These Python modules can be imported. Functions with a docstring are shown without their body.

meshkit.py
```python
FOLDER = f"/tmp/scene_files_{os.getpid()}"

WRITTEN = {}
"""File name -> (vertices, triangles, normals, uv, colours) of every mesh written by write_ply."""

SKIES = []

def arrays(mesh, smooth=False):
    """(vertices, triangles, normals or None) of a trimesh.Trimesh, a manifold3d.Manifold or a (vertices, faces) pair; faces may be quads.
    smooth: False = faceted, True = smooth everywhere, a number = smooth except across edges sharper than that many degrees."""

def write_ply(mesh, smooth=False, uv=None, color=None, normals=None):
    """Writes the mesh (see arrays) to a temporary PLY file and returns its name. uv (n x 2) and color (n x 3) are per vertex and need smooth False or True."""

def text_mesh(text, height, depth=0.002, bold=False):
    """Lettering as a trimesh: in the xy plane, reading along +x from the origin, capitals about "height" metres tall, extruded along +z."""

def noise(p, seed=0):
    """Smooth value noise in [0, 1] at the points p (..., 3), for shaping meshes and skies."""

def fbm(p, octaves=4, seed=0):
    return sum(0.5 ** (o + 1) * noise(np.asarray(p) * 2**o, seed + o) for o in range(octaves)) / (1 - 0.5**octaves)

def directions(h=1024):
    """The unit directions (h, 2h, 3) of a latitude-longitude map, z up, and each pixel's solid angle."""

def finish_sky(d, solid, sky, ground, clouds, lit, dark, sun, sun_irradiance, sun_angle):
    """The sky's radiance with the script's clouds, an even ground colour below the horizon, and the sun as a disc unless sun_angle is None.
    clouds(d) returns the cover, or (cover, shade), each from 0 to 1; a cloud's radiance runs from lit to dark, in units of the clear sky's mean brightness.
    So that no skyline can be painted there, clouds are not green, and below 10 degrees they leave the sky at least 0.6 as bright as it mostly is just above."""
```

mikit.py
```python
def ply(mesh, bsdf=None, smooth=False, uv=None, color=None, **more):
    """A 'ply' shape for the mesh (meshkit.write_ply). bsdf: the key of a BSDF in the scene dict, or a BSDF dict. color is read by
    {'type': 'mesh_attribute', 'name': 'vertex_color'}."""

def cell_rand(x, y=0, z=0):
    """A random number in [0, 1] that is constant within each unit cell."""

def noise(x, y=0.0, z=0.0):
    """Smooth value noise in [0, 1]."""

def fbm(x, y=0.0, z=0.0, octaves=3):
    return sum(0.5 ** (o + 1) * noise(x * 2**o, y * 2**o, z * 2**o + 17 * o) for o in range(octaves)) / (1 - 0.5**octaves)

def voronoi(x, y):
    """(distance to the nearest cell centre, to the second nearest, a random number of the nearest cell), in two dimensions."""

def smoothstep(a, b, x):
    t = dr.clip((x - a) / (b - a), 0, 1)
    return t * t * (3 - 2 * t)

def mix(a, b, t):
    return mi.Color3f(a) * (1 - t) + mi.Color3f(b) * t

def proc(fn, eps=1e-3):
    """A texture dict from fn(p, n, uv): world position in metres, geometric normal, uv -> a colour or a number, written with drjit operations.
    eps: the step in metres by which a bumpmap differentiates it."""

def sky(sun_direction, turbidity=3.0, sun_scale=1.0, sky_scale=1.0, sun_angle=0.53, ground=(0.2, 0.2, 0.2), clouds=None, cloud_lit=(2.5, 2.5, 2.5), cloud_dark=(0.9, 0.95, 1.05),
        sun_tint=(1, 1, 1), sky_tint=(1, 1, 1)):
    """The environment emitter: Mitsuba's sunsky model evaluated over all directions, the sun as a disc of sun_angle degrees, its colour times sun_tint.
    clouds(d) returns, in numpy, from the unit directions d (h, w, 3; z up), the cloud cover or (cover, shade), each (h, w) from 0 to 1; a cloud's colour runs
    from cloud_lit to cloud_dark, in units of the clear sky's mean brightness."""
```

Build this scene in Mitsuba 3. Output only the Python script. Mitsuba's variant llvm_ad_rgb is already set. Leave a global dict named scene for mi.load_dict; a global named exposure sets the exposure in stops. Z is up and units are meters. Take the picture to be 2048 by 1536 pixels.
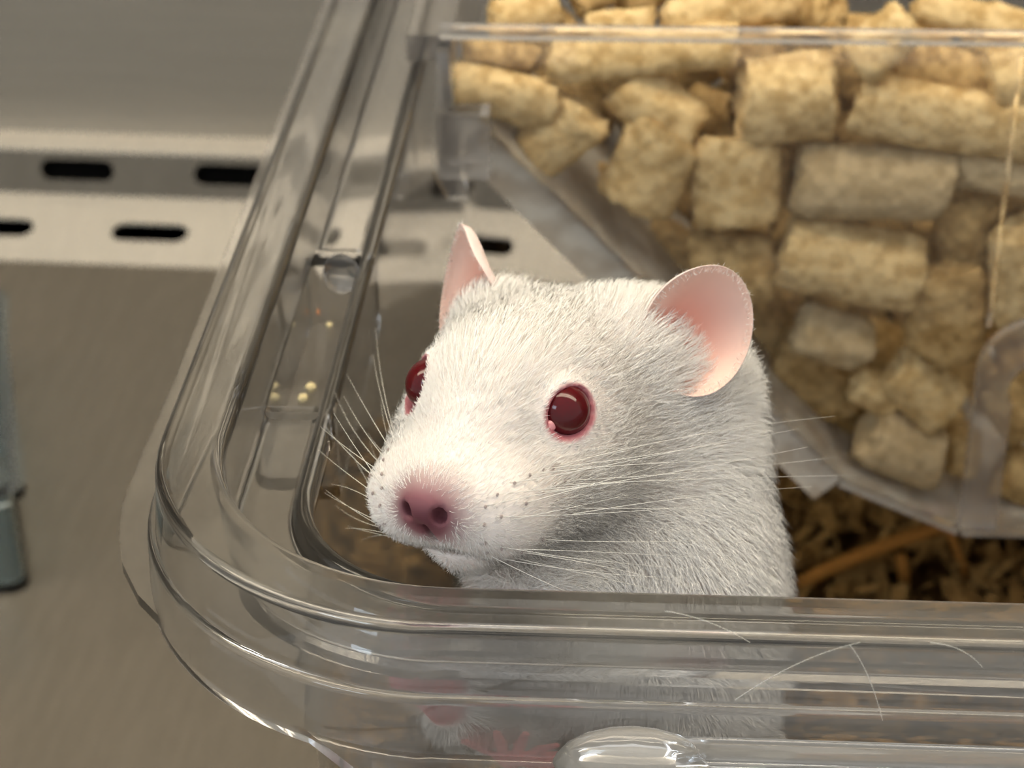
import math, os, random
import numpy as np, trimesh, manifold3d as m3, shapely
from shapely.geometry import Polygon, Point, box as sbox, LineString
import mitsuba as mi, drjit as dr
import mikit, meshkit
from mikit import proc, noise, fbm, smoothstep, mix

T = mi.ScalarTransform4f
rng = np.random.default_rng(7)
scene, labels = {}, {}

# ------------------------------------------------------------------ camera
CAM = np.array([0.0, 0.0, 0.358])
FPX = 4150.0
CM = np.array([[0.9981, 0.06083, -0.01027], [0.02203, -0.50698, -0.86167], [-0.05762, 0.85981, -0.50736]])  # right, down, forward
m = np.eye(4)
m[:3, 0], m[:3, 1], m[:3, 2], m[:3, 3] = -CM[0], -CM[1], CM[2], CAM
scene['camera'] = {'type': 'thinlens', 'fov': math.degrees(2 * math.atan(1024 / FPX)), 'fov_axis': 'x', 'to_world': T(m),
                   'aperture_radius': 0.0011, 'focus_distance': 0.276, 'near_clip': 0.01, 'far_clip': 50.0}

# ------------------------------------------------------------------ light
exposure = 0.12
scene['room_glow'] = {'type': 'constant', 'radiance': {'type': 'rgb', 'value': [0.62, 0.615, 0.60]}}
TUBE = [7.9, 7.05, 5.6]
ROOMLAMP = [5.0, 6.2, 7.4]


def ray(px, py):
    return CM.T @ np.array([(px - 1024) / FPX, (py - 768) / FPX, 1.0])


def on_y(px, py, y):
    d = ray(px, py)
    return CAM + d * y / d[1]


def on_z(px, py, z):
    d = ray(px, py)
    return CAM + d * (z - CAM[2]) / d[2]


# ------------------------------------------------------------------ materials
def rgb(*c):
    return {'type': 'rgb', 'value': list(c)}


def bsdf(name, d):
    scene[name] = d
    return name


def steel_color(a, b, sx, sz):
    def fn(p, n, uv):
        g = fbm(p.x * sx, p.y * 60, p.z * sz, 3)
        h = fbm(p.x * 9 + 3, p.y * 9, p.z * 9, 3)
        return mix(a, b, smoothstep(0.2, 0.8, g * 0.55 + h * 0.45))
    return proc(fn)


bsdf('steel_bench', {'type': 'principled', 'base_color': steel_color((.20, .176, .143), (.232, .204, .167), 500, 60), 'metallic': 0.5, 'roughness': 0.42, 'specular': 0.4})
bsdf('steel_painted_shade', {'type': 'principled', 'base_color': steel_color((.115, .106, .092), (.14, .13, .113), 300, 60), 'metallic': 0.2, 'roughness': 0.6, 'specular': 0.25})  # same steel, darker: shade on the upper facet put into the colour
bsdf('steel_wall', {'type': 'principled', 'base_color': steel_color((.27, .253, .226), (.305, .285, .255), 20, 400), 'metallic': 0.45, 'roughness': 0.4, 'specular': 0.4})
bsdf('steel_painted_light', {'type': 'principled', 'base_color': steel_color((.70, .645, .565), (.76, .70, .61), 300, 60), 'metallic': 0.3, 'roughness': 0.4, 'specular': 0.4})  # same steel, paler: lamp reflection on strip and ledge put into the colour
bsdf('shade_black', {'type': 'diffuse', 'reflectance': rgb(.004, .004, .004)})
bsdf('white_paint', {'type': 'diffuse', 'reflectance': rgb(.72, .70, .65)})
bsdf('clear_plastic', {'type': 'blendbsdf', 'weight': proc(lambda p, n, uv: 0.003 + (0.006 + 0.032 * smoothstep(.3, .8, fbm(p.x * 60, p.y * 60, p.z * 60, 2))) * smoothstep(.172, .184, p.z)),
                         'a': {'type': 'dielectric', 'int_ior': 1.57, 'ext_ior': 1.0}, 'b': {'type': 'twosided', 'bsdf': {'type': 'diffuse', 'reflectance': rgb(.86, .80, .68)}}})
bsdf('grip_highlight_plastic', {'type': 'blendbsdf', 'weight': 0.12, 'a': {'type': 'dielectric', 'int_ior': 1.57, 'ext_ior': 1.0}, 'b': {'type': 'twosided', 'bsdf': {'type': 'diffuse', 'reflectance': rgb(.88, .83, .74)}}})  # pale diffuse share stands in for the bright highlight along the bead
bsdf('frosted_plastic', {'type': 'blendbsdf', 'weight': 0.08, 'a': {'type': 'dielectric', 'int_ior': 1.5, 'ext_ior': 1.0}, 'b': {'type': 'twosided', 'bsdf': {'type': 'diffuse', 'reflectance': rgb(.80, .74, .68)}}})
bsdf('clear_feeder_plastic', {'type': 'dielectric', 'int_ior': 1.5, 'ext_ior': 1.0})
bsdf('hazy_plastic', {'type': 'twosided', 'bsdf': {'type': 'principled', 'base_color': proc(lambda p, n, uv: mix((.40, .35, .285), (.56, .53, .47), smoothstep(.3, .75, fbm(p.x * 160, p.y * 160, p.z * 160, 3)))), 'roughness': .3, 'specular': .5}})
bsdf('blue_plastic', {'type': 'dielectric', 'int_ior': 1.45, 'ext_ior': 1.0, 'specular_transmittance': rgb(.88, .94, .955)})


def entry(key, mesh, mat, smooth=30, label=None, cat=None, group=None, kind=None, **kw):
    scene[key] = mikit.ply(mesh, mat, smooth=smooth, **kw)
    tag(key, label, cat, group, kind)
    return key


def tag(key, label=None, cat=None, group=None, kind=None):
    d = {k: v for k, v in dict(label=label, category=cat, group=group, kind=kind).items() if v}
    if d:
        labels[key] = d


def num(base, i):
    return base if i == 0 else f'{base}_{i:03d}'


def bx(x0, x1, y0, y1, z0, z1):
    return trimesh.creation.box(bounds=[[x0, y0, z0], [x1, y1, z1]])


def to_man(mesh):
    return m3.Manifold(m3.Mesh(np.asarray(mesh.vertices, np.float32), np.asarray(mesh.faces, np.uint32)))


def extrude(poly, z0, z1):
    e = trimesh.creation.extrude_polygon(poly, z1 - z0, engine='earcut')
    e.apply_translation([0, 0, z0])
    return e


# ------------------------------------------------------------------ the cabinet
CAB = T().translate([-0.148, 0.6862, 0]).rotate([0, 0, 1], -2.4)      # x along the rear grille, y to the back, origin on the grille's front edge
CABM = np.array(CAB.matrix, float)


def cab(mesh):
    mesh = mesh.copy()
    mesh.apply_transform(CABM)
    return mesh


XL, XR, YF, YB = -0.55, 0.80, -0.75, 0.056
entry('floor', cab(bx(XL, XR, YF, 0.0005, -0.01, 0)), 'steel_bench', kind='structure')
entry('wall_back', cab(bx(XL, XR, YB, YB + .01, 0.0, 0.72)), 'steel_wall', kind='structure')
entry('wall_left', cab(bx(XL - .01, XL, YF + .3, YB, 0.0, 0.72)), 'steel_wall', kind='structure')
entry('wall_right', cab(bx(XR, XR + .01, YF + .3, YB, 0.0, 0.72)), 'steel_wall', kind='structure')
entry('ceiling', cab(bx(XL, XR, -0.48, YB, 0.70, 0.71)), 'white_paint', kind='structure')


def slotted(length, width, slots, th):
    """A strip in its own plane: x along, y across, with round-ended slots, extruded th."""
    p = sbox(XL, 0, XR, width)
    for cx, cy, L, w in slots:
        p = p.difference(LineString([(cx - L / 2 + w / 2, cy), (cx + L / 2 - w / 2, cy)]).buffer(w / 2, quad_segs=8))
    return trimesh.creation.extrude_polygon(p, th, engine='earcut')


def lay(mesh, p0, p1):
    """From the strip plane to the cabinet: across direction from p0 to p1 in (y, z)."""
    d = np.array(p1) - p0
    d = d / np.linalg.norm(d)
    mm = np.eye(4)
    mm[:3, 1] = [0, d[0], d[1]]
    mm[:3, 2] = [0, -d[1], d[0]]
    mm[:3, 3] = [0, p0[0], p0[1]]
    mesh = mesh.copy()
    mesh.apply_translation([0, 0, -0.0012])
    mesh.apply_transform(mm)
    return cab(mesh)


PA, PB, PC = np.array([0.0, 0.0005]), np.array([0.0355, 0.012]), np.array([0.0415, 0.0290])
wL, wU = np.linalg.norm(PB - PA), np.linalg.norm(PC - PB)
low = [(-0.0385 + 0.0608 * k, 0.018, 0.0300, 0.0098) for k in range(-7, 14)]
upp = [(-0.0715 + 0.0612 * k, 0.0095, 0.0295, 0.0082) for k in range(-7, 14)]
entry('rear_grille__lower_panel', lay(slotted(0, wL, low, .0012), PA, PB), 'steel_painted_light', smooth=False)
entry('rear_grille__upper_panel', lay(slotted(0, wU, upp, .0012), PB, PC), 'steel_painted_shade', smooth=False)
entry('rear_grille__top_ledge', cab(bx(XL, XR, PC[0] - .0008, YB, PC[1] - .0012, PC[1] + .0002)), 'steel_painted_light', smooth=False)
entry('rear_grille__duct_shade_plates', to_man(cab(bx(XL, XR, 0.002, YB - .001, -0.012, -0.010))) + to_man(cab(bx(XL, XR, PC[0] + .002, PC[0] + .003, -0.011, PC[1] - .002))), 'shade_black', smooth=False, label='black plates added for the darkness behind the slots')  # black plates put in for the shade seen through the slots
tag('rear_grille', 'slotted stainless steel rear grille along the foot of the back wall', 'grille', kind='structure')

# lamps: two tubes under the cabinet's ceiling, one room lamp behind the viewer
for i, yy in enumerate((-0.44, -0.37)):
    t = trimesh.creation.cylinder(0.016, 1.2, sections=24)
    t.apply_transform(trimesh.transformations.rotation_matrix(math.pi / 2, [0, 1, 0]))
    t.apply_translation([0.12, yy, 0.665])
    k = num('fluorescent_tube', i)
    scene[k + '__lit_tube'] = {**mikit.ply(cab(t), 'white_paint', smooth=30), 'emitter': {'type': 'area', 'radiance': rgb(*[c * 1.6 for c in TUBE])}}
    for j, xx in enumerate((-.49, .73)):
        entry(num(k + '__socket', j), cab(bx(xx - .01, xx + .01, yy - .02, yy + .02, .64, .70)), 'white_paint')
    tag(k, ('front' if i == 0 else 'rear') + ' fluorescent tube lamp under the ceiling of the steel cabinet', 'lamp')
rl = trimesh.creation.box([0.8, 0.03, 0.55])
rm = np.eye(4)
fw = np.array([0.5, 0.72, -0.55]); fw /= np.linalg.norm(fw)
sd = np.cross(fw, [0, 0, 1]); sd /= np.linalg.norm(sd)
rm[:3, 0], rm[:3, 1], rm[:3, 2], rm[:3, 3] = sd, fw, np.cross(sd, fw), [-1.5, -1.5, 1.75]
rl.apply_transform(rm)
scene['room_window'] = {**mikit.ply(rl, 'white_paint'), 'emitter': {'type': 'area', 'radiance': rgb(*ROOMLAMP)}}
tag('room_window', 'bright cool daylight panel of the room behind the viewer', 'window')

# ------------------------------------------------------------------ the cage
RIM = 0.200
X0, X1, Y0, Y1, R0 = -0.0462, 0.215, 0.2290, 0.530, 0.0230          # the inner wall face


def rounded_path(x0, x1, y0, y1, r, n=16):
    pts, nor = [], []
    for cx, cy, a0 in ((x0 + r, y0 + r, 180), (x1 - r, y0 + r, 270), (x1 - r, y1 - r, 0), (x0 + r, y1 - r, 90)):
        for t in np.linspace(0, 90, n + 1):
            a = math.radians(a0 + t)
            nor.append((math.cos(a), math.sin(a)))
            pts.append((cx + r * math.cos(a), cy + r * math.sin(a)))
    return np.array(pts), np.array(nor)


def arc2(c, r, a0, a1, n=5):
    return [(c[0] + r * math.cos(math.radians(a)), c[1] + r * math.sin(math.radians(a))) for a in np.linspace(a0, a1, n)]


def sweep(profile, path, nor):
    prof = np.array(profile) / 1000.0
    P, N = len(path), len(prof)
    v = np.zeros((P, N, 3))
    v[:, :, :2] = path[:, None] + nor[:, None] * prof[None, :, :1]
    v[:, :, 2] = RIM + prof[None, :, 1]
    f = []
    for i in range(P):
        for j in range(N):
            a, b, c, d = i * N + j, i * N + (j + 1) % N, ((i + 1) % P) * N + (j + 1) % N, ((i + 1) % P) * N + j
            f += [(a, c, b), (a, d, c)]
    t = trimesh.Trimesh(v.reshape(-1, 3), f, process=False)
    if t.volume < 0:
        t.invert()
    return t


path, nor = rounded_path(X0, X1, Y0, Y1, R0, 20)
# (outward mm, up mm), clockwise from the foot of the inner face
prof = ([(0, -190), (0, -60), (0, -11.0)] + arc2((1.3, -10.6), 1.3, 180, 20, 6) + arc2((3.9, -11.2), 1.1, 200, 270, 4)
        + arc2((10.2, -11.2), 1.1, 270, 350, 4) + [(11.9, -2.0)] + arc2((13.6, -1.5), 1.5, 170, 90, 5) + arc2((20.3, -1.5), 1.5, 90, 5, 5)
        + [(22.5, -9.6)] + arc2((22.8, -10.9), 1.0, 100, 0, 5) + [(24.1, -18.0), (24.3, -20.2), (22.2, -20.2), (21.7, -12.0), (20.6, -10.6), (19.8, -2.4), (14.0, -2.2), (13.2, -14.0)]
        + [(2.4, -14.2), (1.9, -60), (1.9, -190)])
shell = to_man(sweep(prof, path, nor))
floor_poly = Polygon(path).buffer(0.0015)
shell += to_man(extrude(floor_poly, RIM - 0.192, RIM - 0.189))
# the flange at the skirt's foot, cut across the front corner
ring_in = Polygon(path).buffer(0.0235, quad_segs=24)
flange = [(-0.0770, 0.56), (-0.0770, 0.300), (-0.0776, 0.278), (-0.0776, 0.261), (-0.0762, 0.2525), (-0.0741, 0.2450), (-0.0700, 0.2372), (-0.0640, 0.2300), (-0.0566, 0.2228), (-0.0479, 0.2148),
          (-0.0395, 0.2067), (-0.0338, 0.2012), (-0.0200, 0.1880), (-0.0080, 0.1800), (0.008, 0.1780), (0.246, 0.1780), (0.246, 0.56)]
fl = Polygon(flange).buffer(-0.0008).buffer(0.0008).difference(ring_in)
shell += to_man(extrude(fl, RIM - 0.0202, RIM - 0.0184))
# the pocket sunk into the left ledge
po = sbox(-0.0596, 0.2770, -0.0478, 0.3320).buffer(-.003).buffer(.003)
shell -= to_man(extrude(po.buffer(-0.0004), RIM - 0.0150, RIM - 0.0110))
shell += to_man(extrude(po.buffer(0.0010).difference(po.buffer(-0.0008)), RIM - 0.0260, RIM - 0.0110))
shell += to_man(extrude(po.buffer(0.0010), RIM - 0.0270, RIM - 0.0252))
# front grip: a bead along the lip that ends in a raised knob
bead = [m3.Manifold.sphere(1, 24).scale([.0105, .0042, .0068]).translate([0.0012, 0.2040, RIM - 0.0195]),
        to_man(trimesh.creation.cylinder(0.0023, 0.23, sections=16, transform=trimesh.transformations.translation_matrix([0.121, 0.2055, RIM - 0.0170]) @ trimesh.transformations.rotation_matrix(math.pi / 2, [0, 1, 0])))]
grip = bead[0] + bead[1] - m3.Manifold.cube([1, .1, .05]).translate([-.5, .15, RIM - .0184 - .05])
entry('clear_cage__body', shell, 'clear_plastic', smooth=35)
entry('clear_cage__front_grip', grip, 'grip_highlight_plastic', smooth=40, label='moulded grip bead ending in a rounded knob')
tag('clear_cage', 'clear plastic rodent cage with a wide stepped rim, holding the white rat', 'cage')
cardp = bx(-0.0365, X1 - .01, Y0 - .0075, Y0 - .0063, RIM - .075, RIM - .0148)
entry('clear_cage__card_holder', cardp, 'clear_feeder_plastic', smooth=False, label='clear flat card holder under the front rim')
# clear drop added to make a glint at the pocket's far end
dp = on_y(683, 548, .3308)
drop = m3.Manifold.sphere(1, 32).scale([.0033, .0016, .0040]).translate([dp[0], dp[1], min(dp[2], RIM - .0145)])
entry('clear_cage__glint_drop', drop, 'clear_plastic', smooth=True, label='clear drop added for a drop-shaped glint in the rim pocket')

# ------------------------------------------------------------------ the neighbouring clear box at the left
bp_, bn_ = rounded_path(-0.42, -0.176, 0.4795, 0.80, .012, 6)
o = Polygon([(-0.42, 0.4795), (-0.1727, 0.4795), (-0.2005, 0.560), (-0.211, 0.60), (-0.42, 0.60)]).buffer(-.006).buffer(.006)
tub = to_man(extrude(o, 0.0005, 0.034)) - to_man(extrude(o.buffer(-.002), 0.0025, 0.04)) + (to_man(extrude(o.buffer(.003), 0.032, 0.035)) - to_man(extrude(o.buffer(-.002), 0.03, 0.04)))
entry('clear_box', tub, 'blue_plastic', smooth=30, label='blue-tinted clear plastic tray on the bench at the left edge', cat='box')

# ------------------------------------------------------------------ the feeder
FY = 0.4163
HX = lambda px, py, y=FY: on_y(px, py, y)
DEPTH = 0.105
pA, pB, pC, pD = HX(882, 66), HX(985, 262), HX(1690, 955), HX(1925, 1052)
RX = 0.132
front = Polygon([(pA[0], pA[2]), (pB[0] - .009, pB[2] - .004), (pB[0], pB[2]), (pC[0], pC[2]), (pD[0], pD[2]), (RX, pD[2]), (RX, pA[2])])


def panel(poly, y0, y1):
    e = trimesh.creation.extrude_polygon(poly, y1 - y0, engine='earcut')
    mm = np.eye(4)
    mm[:3, 1] = [0, 0, 1]; mm[:3, 2] = [0, -1, 0]; mm[:3, 3] = [0, y1, 0]
    e.apply_transform(mm)
    return e


entry('feed_hopper__front_panel', panel(front, FY - .0022, FY), 'clear_feeder_plastic', smooth=False, label='clear upright front panel')
entry('feed_hopper__back_panel', panel(front, FY + DEPTH, FY + DEPTH + .0022), 'clear_feeder_plastic', smooth=False, label='clear upright back panel')


entry('feed_hopper__top_lip', bx(pA[0], RX, FY - .0040, FY - .0001, pA[2] + .0001, pA[2] + .0022), 'frosted_plastic', smooth=False, label='pale top lip of the front panel')


def bar_xz(a, b, th, y0, y1):
    d = (b - a)[[0, 2]]; d /= np.linalg.norm(d); n = np.array([-d[1], d[0]])
    p = [(a[0], a[2]), (b[0], b[2]), (b[0] + n[0] * -th, b[2] + n[1] * -th), (a[0] + n[0] * -th, a[2] + n[1] * -th)]
    return panel(Polygon(p), y0, y1)


sl = to_man(bar_xz(pB, pC, .0095, FY + .0002, FY + .012)) + to_man(bar_xz(pB, pC, .003, FY + .0002, FY + DEPTH - .0002))
entry('feed_hopper__sloped_floor', sl, 'hazy_plastic', smooth=30, label='dusty sloping floor plate')
entry('feed_hopper__bottom', to_man(bar_xz(pC, pD, .003, FY + .0002, FY + DEPTH - .0002)) + to_man(bx(pD[0], RX, FY + .0002, FY + DEPTH - .0002, pD[2] - .003, pD[2])), 'hazy_plastic', smooth=30)
entry('feed_hopper__side_panel', bx(pA[0], pA[0] + .0022, FY + .0002, FY + DEPTH - .0002, pB[2] - .004, pA[2]), 'frosted_plastic', smooth=False)
post = panel(Polygon([(pA[0] - .0005, pA[2] - .002), (pA[0] - .0022, pA[2] - .03), (pA[0] + .001, pB[2] - .014), (pA[0] + .006, pB[2] - .014), (pA[0] + .004, pA[2] - .03), (pA[0] + .002, pA[2] - .002)]), FY - .006, FY - .0024)
entry('feed_hopper__corner_post', post, 'frosted_plastic', smooth=20)
q = HX(930, 300)
ear_ = to_man(bx(q[0] - .005, q[0] + .006, FY - .009, FY - .0024, q[2] - .003, q[2] + .012)) - to_man(bx(q[0] - .003, q[0] + .004, FY - .0075, FY - .003, q[2] - .0005, q[2] + .02))
entry('feed_hopper__catch', ear_, 'frosted_plastic', smooth=20, label='small clear catch below the corner')
v0 = HX(2036, 80)
entry('feed_hopper__rib', bx(v0[0] + .0002, v0[0] + .0010, FY - .0032, FY - .0023, HX(1975, 640)[2], v0[2] - .002), 'clear_feeder_plastic', smooth=20, label='thin upright clear rib')
# the clear tab in front of the feeder, with a round top
ta = HX(1985, 615, FY - .006)
tc = HX(2075, 745, FY - .006)
arch = Point(tc[0], tc[2]).buffer(.0135, quad_segs=16).union(sbox(tc[0] - .0135, pD[2] + .004, tc[0] + .0135, tc[2])).difference(Point(tc[0] + .001, tc[2] - .004).buffer(.0072).union(sbox(tc[0] - .005, pD[2] - .01, tc[0] + .008, tc[2] - .006)))
entry('feed_hopper__round_tab', panel(arch, FY - .0075, FY - .0045), 'frosted_plastic', smooth=30, label='clear tab with a rounded top')
tag('feed_hopper', 'clear plastic feed hopper with sloping floor, full of beige pellets', 'feeder')
entry('feed_hopper__hanger', bx(X0 - .004, pA[0], FY + .004, FY + DEPTH - .004, RIM - .0095, RIM - .0035), 'frosted_plastic', smooth=20, label='clear hanger resting on the rim ledge')


# ------------------------------------------------------------------ feed pellets
def pel_color(a, b, c):
    def fn(p, n, uv):
        g = fbm(p.x * 420, p.y * 420, p.z * 420, 3)
        s = noise(p.x * 1500, p.y * 1500, p.z * 1500)
        k = mix(a, b, smoothstep(.25, .75, g))
        return mix(k, c, smoothstep(.70, .95, s) * .5)
    return proc(fn)


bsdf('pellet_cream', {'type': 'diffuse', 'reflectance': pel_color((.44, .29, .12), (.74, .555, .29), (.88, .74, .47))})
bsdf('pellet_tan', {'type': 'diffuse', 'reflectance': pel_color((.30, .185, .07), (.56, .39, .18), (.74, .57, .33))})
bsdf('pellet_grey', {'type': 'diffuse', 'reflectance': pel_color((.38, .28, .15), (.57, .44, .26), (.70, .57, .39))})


def pellet_mesh(L, w, d, seed):
    """Pressed feed: an oval rod along x, rubbed edges, ragged broken ends."""
    nr, nl = 26, 12
    t = np.linspace(-1, 1, nl)
    xs = t * L / 2
    rad = 1 - .10 * np.maximum(0, (np.abs(t) - .80) / .20) ** 2
    a = np.linspace(0, 2 * np.pi, nr, endpoint=False)
    rows = []
    for x, r in zip(xs, rad):
        rows.append(np.c_[np.full(nr, x), w / 2 * r * np.cos(a), d / 2 * r * np.sin(a)])
    for k, s in ((0, 1), (nl - 1, -1)):                                  # caps: two inner rings and a centre
        pass
    v = np.vstack(rows)
    f = []
    for i in range(nl - 1):
        for j in range(nr):
            p, q_, r_, s_ = i * nr + j, i * nr + (j + 1) % nr, (i + 1) * nr + (j + 1) % nr, (i + 1) * nr + j
            f += [(p, q_, r_), (p, r_, s_)]
    rr = np.random.default_rng(seed)
    for end, base in ((-1, 0), (1, (nl - 1) * nr)):
        prev = np.arange(nr) + base
        tilt, tilt2 = rr.uniform(-.25, .25, 2)
        for sc in (.82, .55, .28):
            ring = np.c_[np.full(nr, end * (L / 2 + .0004)), w / 2 * sc * .9 * np.cos(a), d / 2 * sc * .9 * np.sin(a)]
            ids = len(v) + np.arange(nr)
            v = np.vstack([v, ring])
            for j in range(nr):
                p, q_, r_, s_ = prev[j], prev[(j + 1) % nr], ids[(j + 1) % nr], ids[j]
                f += [(p, r_, q_), (p, s_, r_)] if end == -1 else [(p, q_, r_), (p, r_, s_)]
            prev = ids
        v = np.vstack([v, [[end * (L / 2 + .0005), 0, 0]]])
        c = len(v) - 1
        for j in range(nr):
            f += [(prev[j], c, prev[(j + 1) % nr])] if end == -1 else [(prev[j], prev[(j + 1) % nr], c)]
        capmask = (v[:, 0] * end > L / 2 - 1e-6)
        v[capmask, 0] += v[capmask, 1] * tilt + v[capmask, 2] * tilt2
        v[capmask, 0] += end * (meshkit.fbm(v[capmask] * 420 + seed, 3, seed) - .55) * .0042
    cen = v.copy()
    nn = v * [0, 1, 1]
    nn /= np.linalg.norm(nn, axis=1, keepdims=True) + 1e-9
    v = v + nn * ((meshkit.fbm(cen * 230 + seed * 3, 3, seed + 5) - .5) * .0019)[:, None]
    return trimesh.Trimesh(v, f, process=False)


def place_pellet(i, a, b, wpx, mat, label, dep, group='feed pellets in the clear hopper'):
    """a, b: the axis ends in the photograph (pixels); dep: how far behind the front panel the axis runs at a and b."""
    A, B = on_y(*a, FY + dep[0]), on_y(*b, FY + dep[1])
    mid = (A + B) / 2
    ax = B - A
    L = np.linalg.norm(ax); ax /= L
    w = wpx / FPX * np.linalg.norm(mid - CAM)
    nrm = np.array([0, -1.0, 0.35]); nrm -= ax * (nrm @ ax); nrm /= np.linalg.norm(nrm)
    mm = np.eye(4)
    mm[:3, 0], mm[:3, 2], mm[:3, 1], mm[:3, 3] = ax, nrm, np.cross(nrm, ax), mid
    me = pellet_mesh(L, w, w * .82, 100 + i)
    me.apply_transform(mm)
    entry(num('feed_pellet', i), me, mat, smooth=45, label=label, cat='pellet', group=group)


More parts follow.
